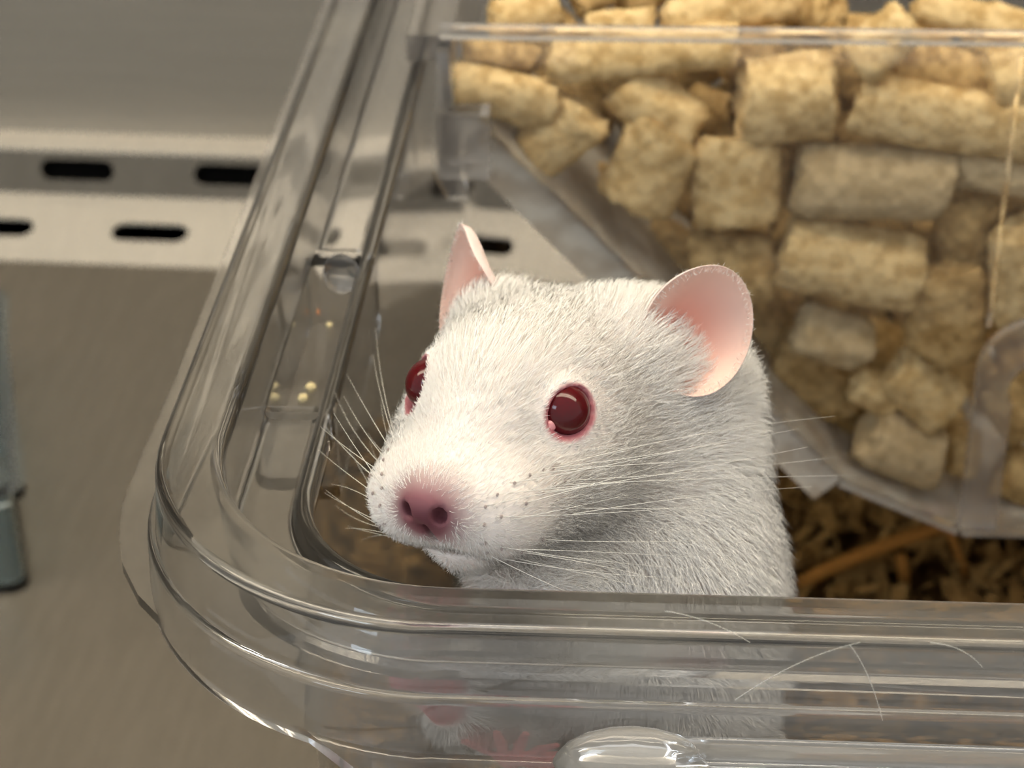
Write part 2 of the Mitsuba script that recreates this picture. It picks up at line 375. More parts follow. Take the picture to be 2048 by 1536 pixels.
C_, N_, G_ = 'pellet_cream', 'pellet_tan', 'pellet_grey'
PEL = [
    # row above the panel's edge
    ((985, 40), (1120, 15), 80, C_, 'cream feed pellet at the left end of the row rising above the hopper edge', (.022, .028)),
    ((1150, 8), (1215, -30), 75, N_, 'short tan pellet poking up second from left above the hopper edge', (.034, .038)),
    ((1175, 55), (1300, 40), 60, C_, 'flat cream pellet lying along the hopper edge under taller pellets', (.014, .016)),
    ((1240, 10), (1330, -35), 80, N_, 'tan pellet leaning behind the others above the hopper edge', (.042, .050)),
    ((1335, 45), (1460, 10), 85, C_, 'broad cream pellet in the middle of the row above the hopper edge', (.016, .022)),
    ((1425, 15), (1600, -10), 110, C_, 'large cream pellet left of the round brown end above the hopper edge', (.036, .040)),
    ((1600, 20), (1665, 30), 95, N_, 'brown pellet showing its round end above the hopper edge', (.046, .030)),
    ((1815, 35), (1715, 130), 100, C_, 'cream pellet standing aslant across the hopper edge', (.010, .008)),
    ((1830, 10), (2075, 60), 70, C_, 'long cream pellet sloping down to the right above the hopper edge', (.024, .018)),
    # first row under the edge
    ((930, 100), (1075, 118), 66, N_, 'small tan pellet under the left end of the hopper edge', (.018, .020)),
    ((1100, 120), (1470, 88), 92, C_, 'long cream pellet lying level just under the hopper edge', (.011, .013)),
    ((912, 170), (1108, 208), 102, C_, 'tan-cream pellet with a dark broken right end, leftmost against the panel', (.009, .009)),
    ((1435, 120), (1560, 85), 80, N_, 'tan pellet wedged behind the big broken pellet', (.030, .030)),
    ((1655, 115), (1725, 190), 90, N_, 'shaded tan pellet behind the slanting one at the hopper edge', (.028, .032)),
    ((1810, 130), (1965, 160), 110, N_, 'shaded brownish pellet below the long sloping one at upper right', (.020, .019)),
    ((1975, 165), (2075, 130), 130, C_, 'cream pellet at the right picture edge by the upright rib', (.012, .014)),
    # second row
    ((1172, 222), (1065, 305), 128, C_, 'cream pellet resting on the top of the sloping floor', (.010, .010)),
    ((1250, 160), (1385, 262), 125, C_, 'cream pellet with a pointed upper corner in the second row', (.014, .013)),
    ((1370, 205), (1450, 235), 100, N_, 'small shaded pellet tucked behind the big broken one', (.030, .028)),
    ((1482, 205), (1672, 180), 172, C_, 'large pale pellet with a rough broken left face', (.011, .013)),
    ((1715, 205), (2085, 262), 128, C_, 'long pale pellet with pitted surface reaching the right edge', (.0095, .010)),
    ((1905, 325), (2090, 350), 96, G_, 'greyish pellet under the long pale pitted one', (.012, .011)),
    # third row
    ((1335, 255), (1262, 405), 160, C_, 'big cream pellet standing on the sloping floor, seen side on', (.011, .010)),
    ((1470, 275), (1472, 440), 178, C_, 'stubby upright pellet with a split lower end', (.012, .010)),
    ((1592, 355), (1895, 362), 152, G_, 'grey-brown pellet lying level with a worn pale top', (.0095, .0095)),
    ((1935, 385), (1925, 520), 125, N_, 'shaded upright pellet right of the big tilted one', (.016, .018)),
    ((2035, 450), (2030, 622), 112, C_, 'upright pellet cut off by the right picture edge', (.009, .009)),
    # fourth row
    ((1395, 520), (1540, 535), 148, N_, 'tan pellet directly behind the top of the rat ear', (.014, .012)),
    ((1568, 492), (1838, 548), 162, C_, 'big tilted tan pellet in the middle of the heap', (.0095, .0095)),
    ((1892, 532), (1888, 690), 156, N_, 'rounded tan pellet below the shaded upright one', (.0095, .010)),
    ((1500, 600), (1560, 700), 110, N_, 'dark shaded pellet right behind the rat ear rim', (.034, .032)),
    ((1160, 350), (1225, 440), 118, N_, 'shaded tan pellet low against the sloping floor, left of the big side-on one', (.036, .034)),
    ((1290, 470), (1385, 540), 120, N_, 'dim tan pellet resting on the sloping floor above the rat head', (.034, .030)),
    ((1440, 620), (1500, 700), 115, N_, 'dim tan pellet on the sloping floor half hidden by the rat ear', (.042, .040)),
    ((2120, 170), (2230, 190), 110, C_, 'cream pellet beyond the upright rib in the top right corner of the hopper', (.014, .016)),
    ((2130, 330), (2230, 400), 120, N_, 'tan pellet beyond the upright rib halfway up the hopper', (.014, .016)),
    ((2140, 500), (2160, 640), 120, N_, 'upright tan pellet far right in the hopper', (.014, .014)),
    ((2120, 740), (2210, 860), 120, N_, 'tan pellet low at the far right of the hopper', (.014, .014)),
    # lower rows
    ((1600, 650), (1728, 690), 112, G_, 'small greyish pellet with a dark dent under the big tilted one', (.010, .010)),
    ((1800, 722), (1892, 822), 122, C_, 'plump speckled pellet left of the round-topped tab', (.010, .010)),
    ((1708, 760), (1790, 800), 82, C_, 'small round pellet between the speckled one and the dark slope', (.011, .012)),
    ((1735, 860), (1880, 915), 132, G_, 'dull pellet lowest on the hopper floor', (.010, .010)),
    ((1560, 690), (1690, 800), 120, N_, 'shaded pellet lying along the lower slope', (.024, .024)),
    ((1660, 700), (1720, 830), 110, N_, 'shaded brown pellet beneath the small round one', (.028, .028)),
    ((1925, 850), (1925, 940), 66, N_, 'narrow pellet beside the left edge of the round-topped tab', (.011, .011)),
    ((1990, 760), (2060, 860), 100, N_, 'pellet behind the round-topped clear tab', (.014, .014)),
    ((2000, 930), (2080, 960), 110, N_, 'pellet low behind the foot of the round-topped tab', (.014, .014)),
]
for i, p in enumerate(PEL):
    place_pellet(i, *p)
# deeper pellets that close the heap's gaps
k = len(PEL)
for r_ in range(7):
    for c_ in range(7):
        px, py = 1090 + c_ * 150 + (r_ % 2) * 70, 110 + r_ * 120
        if py > 80 and px < 1010 + (py - 200) * 1.05 + 110:
            continue
        ang = rng.uniform(0, math.pi); hl = rng.uniform(58, 78)
        a = (px - hl * math.cos(ang), py - hl * math.sin(ang)); b = (px + hl * math.cos(ang), py + hl * math.sin(ang))
        dd = rng.uniform(.046, .062)
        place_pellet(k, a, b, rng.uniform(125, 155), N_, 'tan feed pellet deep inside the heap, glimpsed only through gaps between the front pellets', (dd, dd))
        k += 1

# ------------------------------------------------------------------ bedding
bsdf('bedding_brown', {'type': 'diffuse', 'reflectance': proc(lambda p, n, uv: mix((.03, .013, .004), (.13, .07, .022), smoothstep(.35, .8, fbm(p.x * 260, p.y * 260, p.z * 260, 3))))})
bsdf('shaving_tan', {'type': 'twosided', 'bsdf': {'type': 'diffuse', 'reflectance': proc(lambda p, n, uv: mix((.08, .035, .008), (.42, .25, .09), fbm(p.x * 300, p.y * 300, p.z * 300, 2)))}})
bsdf('straw_orange', {'type': 'diffuse', 'reflectance': rgb(.30, .13, .03)})
gx, gy = np.meshgrid(np.linspace(X0 + .003, X1 - .003, 90), np.linspace(Y0 + .003, Y1 - .003, 120), indexing='ij')
hz = .022 + .016 * meshkit.fbm(np.stack([gx * 45, gy * 45, gx * 0], -1), 4, 3)
n0, n1 = gx.shape
top = np.stack([gx, gy, hz], -1).reshape(-1, 3); bot = top * [1, 1, 0] + [0, 0, .0115]
idx = np.arange(n0 * n1).reshape(n0, n1)
qf = np.stack([idx[:-1, :-1], idx[1:, :-1], idx[1:, 1:], idx[:-1, 1:]], -1).reshape(-1, 4)
edge = np.concatenate([idx[:, 0], idx[-1, 1:], idx[-2::-1, -1], idx[0, -2:0:-1]])
e2 = np.roll(edge, -1); NN = n0 * n1
ff = np.vstack([qf, qf[:, ::-1] + NN, np.stack([edge + NN, e2 + NN, e2, edge], -1)])
bed = [(np.vstack([top, bot]), ff)]
tri = trimesh.Trimesh(bed[0][0], np.vstack([ff[:, [0, 1, 2]], ff[:, [0, 2, 3]]]), process=False)
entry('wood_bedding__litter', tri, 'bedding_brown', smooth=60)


def chip(L, w, curl, th=.0004):
    n = 5
    t = np.linspace(-.5, .5, n)
    ang = t * curl
    if abs(curl) < .05:
        x, z = t * L, t * 0
    else:
        r = L / curl
        x, z = r * np.sin(ang), r * (1 - np.cos(ang))
    v = np.array([(x[i], s * w / 2 * (1 - .25 * abs(t[i])), z[i] + h) for i in range(n) for s in (-1, 1) for h in (0, th)])
    f = []
    for i in range(n - 1):
        a = i * 4; b = a + 4
        for p, q_, r_, s_ in ((a, b, b + 2, a + 2), (a + 1, a + 3, b + 3, b + 1), (a, a + 1, b + 1, b), (a + 2, b + 2, b + 3, a + 3)):
            f += [(p, q_, r_), (p, r_, s_)]
    f += [(0, 2, 3), (0, 3, 1), (4 * n - 4, 4 * n - 3, 4 * n - 1), (4 * n - 4, 4 * n - 1, 4 * n - 2)]
    return trimesh.Trimesh(v, f, process=False)


chips = []
for i in range(2600):
    c = chip(rng.uniform(.006, .018), rng.uniform(.002, .005), rng.uniform(-2.2, 2.2))
    R = trimesh.transformations.random_rotation_matrix(rng.random(3))
    fl_ = trimesh.transformations.euler_matrix(rng.uniform(-.6, .6), rng.uniform(-.6, .6), rng.uniform(0, 6.28))
    c.apply_transform(fl_ if rng.random() < .7 else R)
    x, y = rng.uniform(X0 + .014, X1 - .014), rng.uniform(Y0 + .014, Y1 - .014)
    z = .022 + .016 * meshkit.fbm(np.array([x * 45, y * 45, 0]), 4, 3)
    c.apply_translation([x, y, z + rng.uniform(.0005, .007)])
    chips.append(c)
entry('wood_bedding__shavings', trimesh.util.concatenate(chips), 'shaving_tan', smooth=False, kind='stuff', label='loose tan wood shavings')
tag('wood_bedding', 'brown wood-shaving litter covering the cage floor', 'bedding', kind='stuff')


def tube(points, r0, r1=None, sides=8):
    p = np.asarray(points, float)
    r = np.linspace(r0, r0 if r1 is None else r1, len(p))
    t = np.gradient(p, axis=0); t /= np.linalg.norm(t, axis=1, keepdims=True)
    a = np.cross(t, [0.31, 0.2, 0.93]); a /= np.linalg.norm(a, axis=1, keepdims=True)
    b = np.cross(t, a)
    an = np.arange(sides) * 2 * np.pi / sides
    v = p[:, None] + r[:, None, None] * (np.cos(an)[None, :, None] * a[:, None] + np.sin(an)[None, :, None] * b[:, None])
    n = len(p)
    f = []
    for i in range(n - 1):
        for j in range(sides):
            q0, q1, q2, q3 = i * sides + j, i * sides + (j + 1) % sides, (i + 1) * sides + (j + 1) % sides, (i + 1) * sides + j
            f += [(q0, q1, q2), (q0, q2, q3)]
    v = np.vstack([v.reshape(-1, 3), p[:1], p[-1:]])
    for j in range(sides):
        f += [(n * sides, (j + 1) % sides, j), (n * sides + 1, (n - 1) * sides + j, (n - 1) * sides + (j + 1) % sides)]
    return trimesh.Trimesh(v, f, process=False)


def bez(a, b, c, n=12):
    t = np.linspace(0, 1, n)[:, None]
    return (1 - t) ** 2 * np.array(a) + 2 * t * (1 - t) * np.array(b) + t * t * np.array(c)


def flatbar(pts, w, h):
    me = tube(pts, 1, 1, 8)
    c = np.repeat(np.asarray(pts), 8, 0)
    c = np.vstack([c, pts[:1], pts[-1:]])
    d = me.vertices - c
    me.vertices = c + d * [w, w, h]
    return me


SY = 0.452
straws = [
    ((1600, 1165), (1850, 1040), (2060, 1015), .0022, 'long orange-brown wood strip arching over the litter at the right'),
    ((1895, 1050), (1920, 1120), (1945, 1185), .0012, 'thin straw dropping from the orange strip'),
    ((1800, 1110), (1812, 1150), (1808, 1195), .0016, 'short upright straw left of the thin one'),
    ((1540, 1180), (1590, 1120), (1610, 1100), .0014, 'short bent straw beside the body of the rat'),
    ((1700, 1190), (1720, 1150), (1760, 1120), .0012, 'pale splinter leaning under the orange strip'),
    ((1960, 1190), (2000, 1130), (2040, 1110), .0012, 'splinter at the right edge below the orange strip'),
]
for i, (a, b, c, w, lab) in enumerate(straws):
    P_ = bez(on_y(*a, SY), on_y(*b, SY - .006), on_y(*c, SY + .01))
    entry(num('wood_strip', i), flatbar(P_, w, w * .8), 'straw_orange' if i in (0, 1, 2) else 'shaving_tan', smooth=40, label=lab, cat='wood strip')

# ------------------------------------------------------------------ crumbs and loose hairs
bsdf('crumb_yellow', {'type': 'diffuse', 'reflectance': rgb(.78, .66, .38)})
bsdf('crumb_orange', {'type': 'diffuse', 'reflectance': rgb(.75, .28, .12)})
for i, (px, py, r, mt, lab) in enumerate([
        (633, 620, .00055, 'crumb_orange', 'tiny orange crumb in the rim pocket'),
        (659, 650, .00058, 'crumb_yellow', 'yellow crumb just below the orange crumb in the rim pocket'),
        (622, 774, .00090, 'crumb_yellow', 'larger pale yellow crumb at the near end of the rim pocket'),
        (606, 795, .00085, 'crumb_yellow', 'whitish angular crumb touching the near end wall of the rim pocket')]):
    p = on_z(px, py, RIM - .0245)
    s = trimesh.creation.icosphere(2, 1.0)
    s.vertices *= (1 + .5 * (meshkit.noise(s.vertices * 1.7 + i * 9, i) - .5))[:, None] * np.array([r, r * 1.25, r * .9])
    s.apply_translation(p)
    entry(num('food_crumb', i), s, mt, smooth=40, label=lab, cat='crumb')

bsdf('hair_white', {'type': 'diffuse', 'reflectance': rgb(.70, .68, .63)})
for i, (a, b, c, y, lab) in enumerate([
        ((1330, 1222), (1420, 1235), (1500, 1285), .2035, 'fine white hair stuck to the top of the front rim near the rat'),
        ((1470, 1400), (1600, 1310), (1720, 1285), .2020, 'long curved white hair on the front skirt of the cage'),
        ((1700, 1290), (1740, 1340), (1765, 1440), .2020, 'white hair hanging down the front skirt beside the long curved one'),
        ((1860, 1285), (1930, 1290), (1965, 1335), .2020, 'short curled white hair farthest right on the front skirt'),
        ((318, 1000), (340, 1090), (352, 1180), .2420, 'white hair standing on the outer corner of the cage rim')]):
    entry(num('loose_hair', i), tube(bez(on_y(*a, y), on_y(*b, y), on_y(*c, y)), .00004, .000025, 5), 'hair_white', smooth=True, label=lab, cat='hair')

# ------------------------------------------------------------------ the rat (built in millimetres in the frame of its head: x to the nose, y to its left, z up)
HEAD_R = np.array([[-.3884, .9215, -.0004], [-.8981, -.3785, .2241], [.2063, .0874, .9746]])
HEAD_O = np.array([-0.0180, 0.2497, 0.2077])
HM = np.eye(4); HM[:3, :3] = HEAD_R * .001; HM[:3, 3] = HEAD_O
h2w = lambda p: np.asarray(p) @ HEAD_R.T * .001 + HEAD_O
w2h = lambda p: (np.asarray(p) - HEAD_O) @ HEAD_R * 1000
pxh = lambda px, py, y: w2h(on_y(px, py, y))


def ell(p, c, r):
    q = (p - np.array(c, np.float32)) / np.array(r, np.float32)
    k0 = np.linalg.norm(q, axis=-1)
    k1 = np.linalg.norm(q / np.array(r, np.float32), axis=-1) + 1e-6
    return k0 * (k0 - 1) / k1


def rcone(p, a, b, r1, r2):
    a, b = np.array(a, np.float32), np.array(b, np.float32)
    ba = b - a; L = np.linalg.norm(ba)
    t = np.clip(((p - a) @ ba) / (L * L), 0, 1)
    return np.linalg.norm(p - a - t[..., None] * ba, axis=-1) - (r1 + (r2 - r1) * t)


def smin(a, b, k):
    h = np.maximum(k - np.abs(a - b), 0) / k
    return np.minimum(a, b) - h * h * k * .25


def smax(a, b, k):
    return -smin(-a, -b, k)


def surface_nets(fn, lo, hi, h):
    ax = [np.arange(l, u + h, h, dtype=np.float32) for l, u in zip(lo, hi)]
    nx, ny, nz = map(len, ax)
    F = np.empty((nx, ny, nz), np.float32)
    for i0 in range(0, nx, 16):
        G = np.stack(np.meshgrid(ax[0][i0:i0 + 16], ax[1], ax[2], indexing='ij'), -1)
        F[i0:i0 + 16] = fn(G)
    F[[0, -1]] = 1; F[:, [0, -1]] = 1; F[:, :, [0, -1]] = 1
    S = F < 0
    cells = np.zeros((nx - 1, ny - 1, nz - 1), bool)
    cnt = np.zeros((nx - 1, ny - 1, nz - 1), np.int8)
    for a in (0, 1):
        for b in (0, 1):
            for c in (0, 1):
                cnt += S[a:nx - 1 + a, b:ny - 1 + b, c:nz - 1 + c]
    cells = (cnt > 0) & (cnt < 8)
    I = np.argwhere(cells)
    ids = -np.ones(cells.shape, np.int64); ids[cells] = np.arange(len(I))
    acc = np.zeros((len(I), 3)); w = np.zeros(len(I))
    cor = [(a, b, c) for a in (0, 1) for b in (0, 1) for c in (0, 1)]
    for u in cor:
        for k in range(3):
            if u[k] == 0:
                v = list(u); v[k] = 1
                f0 = F[I[:, 0] + u[0], I[:, 1] + u[1], I[:, 2] + u[2]]; f1 = F[I[:, 0] + v[0], I[:, 1] + v[1], I[:, 2] + v[2]]
                c = (f0 < 0) != (f1 < 0)
                t = np.where(c, f0 / np.where(c, f0 - f1, 1), 0)
                pt = np.tile(np.array(u, float), (len(I), 1)); pt[:, k] = t
                acc[c] += pt[c]; w[c] += 1
    V = (I + acc / w[:, None]) * h + np.array([a[0] for a in ax])
    quads = []
    for k in range(3):
        sl0 = [slice(1, -1)] * 3; sl1 = [slice(1, -1)] * 3
        sl0[k] = slice(0, -1); sl1[k] = slice(1, None)
        ch = S[tuple(sl0)] != S[tuple(sl1)]
        J = np.argwhere(ch)
        off = np.array([1, 1, 1]); off[k] = 0
        J = J + off
        flip = S[J[:, 0], J[:, 1], J[:, 2]]
        a, b = (k + 1) % 3, (k + 2) % 3
        ea, eb = np.eye(3, dtype=int)[a], np.eye(3, dtype=int)[b]
        q = np.stack([ids[tuple((J - ea - eb).T)], ids[tuple((J - eb).T)], ids[tuple(J.T)], ids[tuple((J - ea).T)]], 1)
        q[~flip] = q[~flip][:, ::-1]
        quads.append(q)
    q = np.vstack(quads)
    return trimesh.Trimesh(V, np.vstack([q[:, [0, 1, 2]], q[:, [0, 2, 3]]]), process=False)


EYE_RAD = 3.85
EYES = {1: np.array([2.8, 10.5, 1.25]), -1: np.array([3.0, -9.7, 2.0])}
NECK = np.array([-29.0, 10.0, -7.0])
T1 = w2h([0.0045, 0.2580, 0.1700])
T2 = w2h([0.0040, 0.2540, 0.1400])
T3 = w2h([0.0080, 0.2660, 0.0850])
T4 = w2h([0.0100, 0.2850, 0.0640])
HIPL, HIPR = w2h([0.036, 0.280, 0.060]), w2h([-0.014, 0.280, 0.060])
FTL, FTR = w2h([0.038, 0.252, 0.043]), w2h([-0.018, 0.252, 0.043])
PAW_R = pxh(838, 1305, .2335)
PAW_L = pxh(1022, 1490, .2335)


CHEST = w2h([-0.0130, 0.2470, 0.1790])


def lid_frame(s):
    ax = np.array([.45, .84, .24]) if s == 1 else np.array([.60, -.76, .26]); ax /= np.linalg.norm(ax)
    e1 = np.array([1, 0, -.35]); e1 -= ax * (e1 @ ax); e1 /= np.linalg.norm(e1)
    return ax, e1, np.cross(ax, e1)


def lid_opening(p, s):
    ax, e1, e2 = lid_frame(s)
    q = p - EYES[s] - ax * (3.3 if s == 1 else 2.5) - e1 * .5
    q = np.stack([q @ e1, q @ e2, q @ ax], -1)
    return ell(q, (0, 0, 0), (4.3, 3.5, 2.9) if s == 1 else (4.4, 3.9, 3.3))


def head_sdf(p):
    d = ell(p, (-9, 0, 0.3), (19.5, 14.2, 11.2))
    d = smin(d, rcone(p, (2, 0, -3.2), (17.5, 0, -8.0), 10.4, 6.0), 7)
    d = smin(d, ell(p, (21.2, 0, -7.6), (3.4, 3.3, 3.0)), 3)
    for s in (1, -1):
        d = smin(d, ell(p, (12.0, 5.6 * s, -10.2), (9.4, 7.6, 7.2)), 4)
        d = smin(d, ell(p, (-6.0, 8.6 * s, -9.0), (14, 8.0, 9.5)), 7)
        d = smin(d, ell(p, (-19, 10.5 * s, 3.5), (6, 6, 6.5)), 6)
    d = smin(d, rcone(p, (-6, 0, -13), (11.5, 0, -17.0), 9.0, 4.2), 4)
    d = smin(d, rcone(p, (-9, 0, -15), CHEST, 9.0, 9.0), 6)
    for s in (1, -1):
        d = smin(d, np.linalg.norm(p - EYES[s], axis=-1) - (EYE_RAD + .36), 2.4)
        d = smax(d, -lid_opening(p, s), .35)
    # mouth groove, philtrum and nostrils
    d = smax(d, -(ell(p, (17.0, 0, -16.4), (4.5, 5.0, .5))), 1.0)
    d = smax(d, -(ell(p, (21.5, 0, -12.0), (3.0, .45, 2.6))), .8)
    for s in (1, -1):
        d = smax(d, -(ell(p, (23.2, 2.3 * s, -8.6), (2.2, .95, 1.25))), .6)
    return d


def body_sdf(p):
    d = head_sdf(p)
    d = smin(d, rcone(p, NECK, T1, 15.5, 16.0), 9)
    d = smin(d, rcone(p, T1, T2, 15.8, 17.2), 8)
    d = smin(d, rcone(p, T2, T3, 17.2, 24), 10)
    d = smin(d, rcone(p, T3, T4, 25, 27), 10)
    for hp, ft in ((HIPL, FTL), (HIPR, FTR)):
        d = smin(d, ell(p, hp, (15, 13, 19)), 8)
        d = smin(d, rcone(p, hp, ft, 8, 4), 5)
    for s, paw in ((1, PAW_L), (-1, PAW_R)):
        sh = T1 + np.array([6, 9 * s, -8])
        el_ = (sh + paw) / 2 + np.array([-3, 5 * s, -9])
        d = smin(d, rcone(p, sh, el_, 7, 5), 5)
        d = smin(d, rcone(p, el_, paw, 4.6, 2.4), 4)
    return d


ALLP = np.array([T1, T2, T3, T4, HIPL, HIPR, FTL, FTR, PAW_R, PAW_L, [26, 0, -8], [-32, 0, 0], [-9, 18, 0], [-9, -18, 0], [0, 0, 15]])
lo, hi = ALLP.min(0) - [34, 30, 30], ALLP.max(0) + [14, 24, 6]
bodym = surface_nets(body_sdf, lo, hi, 1.1)
headm = surface_nets(body_sdf, np.array([-36, -27, -33.0]), np.array([28, 27, 16.0]), .55)
mb, mh = to_man(bodym), to_man(headm)


def paw_parts(palm, updir, back, spread, lens):
    """Palm, four toes and a thumb: updir along the toes, back away from the palm's face."""
    u = updir / np.linalg.norm(updir); n = back - u * (back @ u); n /= np.linalg.norm(n); s = np.cross(u, n)
    prs = []
    for k, (a, L) in enumerate(zip(spread, lens)):
        d1 = u * math.cos(a) + s * math.sin(a)
        root = palm + s * (k - 1.5) * 1.25 + u * .8
        kn = root + d1 * L * .5 + n * .9
        tip = root + d1 * L - n * .3
        prs += [(root, kn, 1.0, .85), (kn, tip, .85, .62)]
    prs.append((palm - s * 2.2, palm - s * 3.6 + u * 1.5, .8, .5))
    return prs, u, n, s


def paw_mesh(palm, prs, u, n, s, wrist):
    def fn(p):
        d = rcone(p, palm + s * 1.2, palm - s * 1.2, 1.9, 1.9)
        d = smin(d, rcone(p, palm, wrist, 2.0, 2.4), 1.5)
        for a, b, r1, r2 in prs:
            d = smin(d, rcone(p, a, b, r1, r2), .5)
        return d
    P_ = np.array([palm] + [x for pr in prs for x in pr[:2]] + [wrist])
    return surface_nets(fn, P_.min(0) - 3.5, P_.max(0) + 3.5, .32)


UPW = np.array([0, 0, 1.0]) @ HEAD_R; BACKW = np.array([0, 1.0, 0]) @ HEAD_R; RIGHTW = np.array([1.0, 0, 0]) @ HEAD_R
paws = []
for palm, up, spr, lens, sg in ((PAW_R, UPW + .05 * RIGHTW, (-.28, -.08, .10, .30), (5.2, 6.2, 6.2, 5.0), -1), (PAW_L, UPW, (-.85, -.25, .15, .75), (6.5, 7.4, 7.4, 6.6), 1)):
    prs, u, n, s = paw_parts(palm, up, BACKW, [x * 1.0 for x in spr], lens)
    wr = palm - u * 3 + n * 2.5
    paws.append(paw_mesh(palm, prs, u, n, s, wr))
FEET = []
for ft in (FTL, FTR):
    fwd_ = -BACKW
    prs = []
    for k in range(5):
        a = (k - 2) * .22
        d1 = fwd_ * math.cos(a) + RIGHTW * math.sin(a)
        prs.append((ft + RIGHTW * (k - 2) * 1.3 + fwd_ * 7, ft + RIGHTW * (k - 2) * 1.5 + d1 * 13, 1.1, .7))
    P_ = np.array([ft, ft + fwd_ * 14])

    def fn(p, ft=ft, prs=prs):
        d = rcone(p, ft, ft - BACKW * 7, 3.2, 3.0)
        for a, b, r1, r2 in prs:
            d = smin(d, rcone(p, a, b, r1, r2), .8)
        return d
    FEET.append(surface_nets(fn, P_.min(0) - 11, P_.max(0) + 11, .6))
# one continuous figure: coarse body with the fine head, paws and feet
bb = m3.Manifold.cube([57, 50, 43]).translate([-30.0, -24, -28.0])
whole = (mb - bb) + (mh ^ bb)
for pm in paws + FEET:
    whole += to_man(pm)
mm_ = whole.to_mesh()
rat = trimesh.Trimesh(mm_.vert_properties[:, :3].astype(float), mm_.tri_verts, process=True)
parts_ = rat.split(only_watertight=False)
rat = max(parts_, key=lambda t: len(t.faces))
V = np.asarray(rat.vertices)


def skin_color(V):
    c = np.tile([.76, .69, .65], (len(V), 1))
    g = lambda d, a, b: np.clip((b - d) / (b - a), 0, 1)[:, None]
    dn = np.linalg.norm((V - [22.4, 0, -8.6]) / [1.0, 1.05, 1.0], axis=1)
    c = c * (1 - g(dn, 3.4, 7.5)) + g(dn, 3.4, 7.5) * np.array([.22, .085, .10])
    c = c * (1 - .75 * g(np.linalg.norm(V - [23.8, 0, -9.6], axis=1), 1.0, 3.6)) + .75 * g(np.linalg.norm(V - [23.8, 0, -9.6], axis=1), 1.0, 3.6) * np.array([.09, .018, .03])
    for s in (1, -1):
        de = lid_opening(V, s)
        c = c * (1 - g(de, .15, .75)) + g(de, .15, .75) * np.array([.34, .11, .13])
    for pw in (PAW_R, PAW_L):
        dp = np.linalg.norm(V - pw, axis=1)
        c = c * (1 - g(dp, 9.0, 11.5)) + g(dp, 9.0, 11.5) * np.array([.42, .12, .13])
    for pw in (FTL, FTR):
        dp = np.linalg.norm(V - (pw - BACKW * 6), axis=1)
        c = c * (1 - g(dp, 8.5, 10.5)) + g(dp, 8.5, 10.5) * np.array([.72, .42, .40])
    return c


bsdf('rat_skin', {'type': 'principled', 'base_color': {'type': 'mesh_attribute', 'name': 'vertex_color'}, 'roughness': .55, 'specular': .3})
bsdf('rat_fur', {'type': 'diffuse', 'reflectance': rgb(.95, .93, .89)})
bsdf('whisker_hair', {'type': 'roughplastic', 'diffuse_reflectance': rgb(.78, .76, .70), 'alpha': .2})
bsdf('eye_red', {'type': 'roughplastic', 'alpha': .02, 'int_ior': 1.45, 'nonlinear': True, 'diffuse_reflectance': rgb(.15, .004, .010)})
bsdf('ear_skin', {'type': 'twosided', 'bsdf': {'type': 'principled', 'base_color': {'type': 'mesh_attribute', 'name': 'vertex_color'}, 'roughness': .5, 'specular': .3}})
bsdf('lid_pink', {'type': 'principled', 'base_color': rgb(.60, .25, .27), 'roughness': .3, 'specular': .5})


def headpart(key, mesh, mat, smooth=True, **kw):
    me = mesh.copy()
    me.apply_transform(HM)
    entry(key, me, mat, smooth=smooth, **kw)


headpart('rat__body', rat, 'rat_skin', color=skin_color(V))
tag('rat', 'white albino rat with red eyes standing up in the cage corner, looking over the rim', 'rat')

for i, s in enumerate((1, -1)):
    c = EYES[s]
    e = trimesh.creation.icosphere(4, EYE_RAD); e.apply_translation(c)
    headpart(num('rat__eye', i), e, 'eye_red', label='glossy red eye')
    # the pink flesh in the eye's inner corner
    ax_, e1, e2 = lid_frame(s)
    q_ = trimesh.creation.icosphere(3, 1.0); q_.vertices *= [1.05, .8, .55]
    fr = np.eye(4); fr[:3, 0], fr[:3, 1], fr[:3, 2] = e1, e2, ax_; fr[:3, 3] = c + e1 * 3.6 + ax_ * 1.4 - e2 * .1
    q_.apply_transform(fr)
    headpart(num('rat__eye_corner', i), q_, 'lid_pink', label='pink inner corner of the eye')


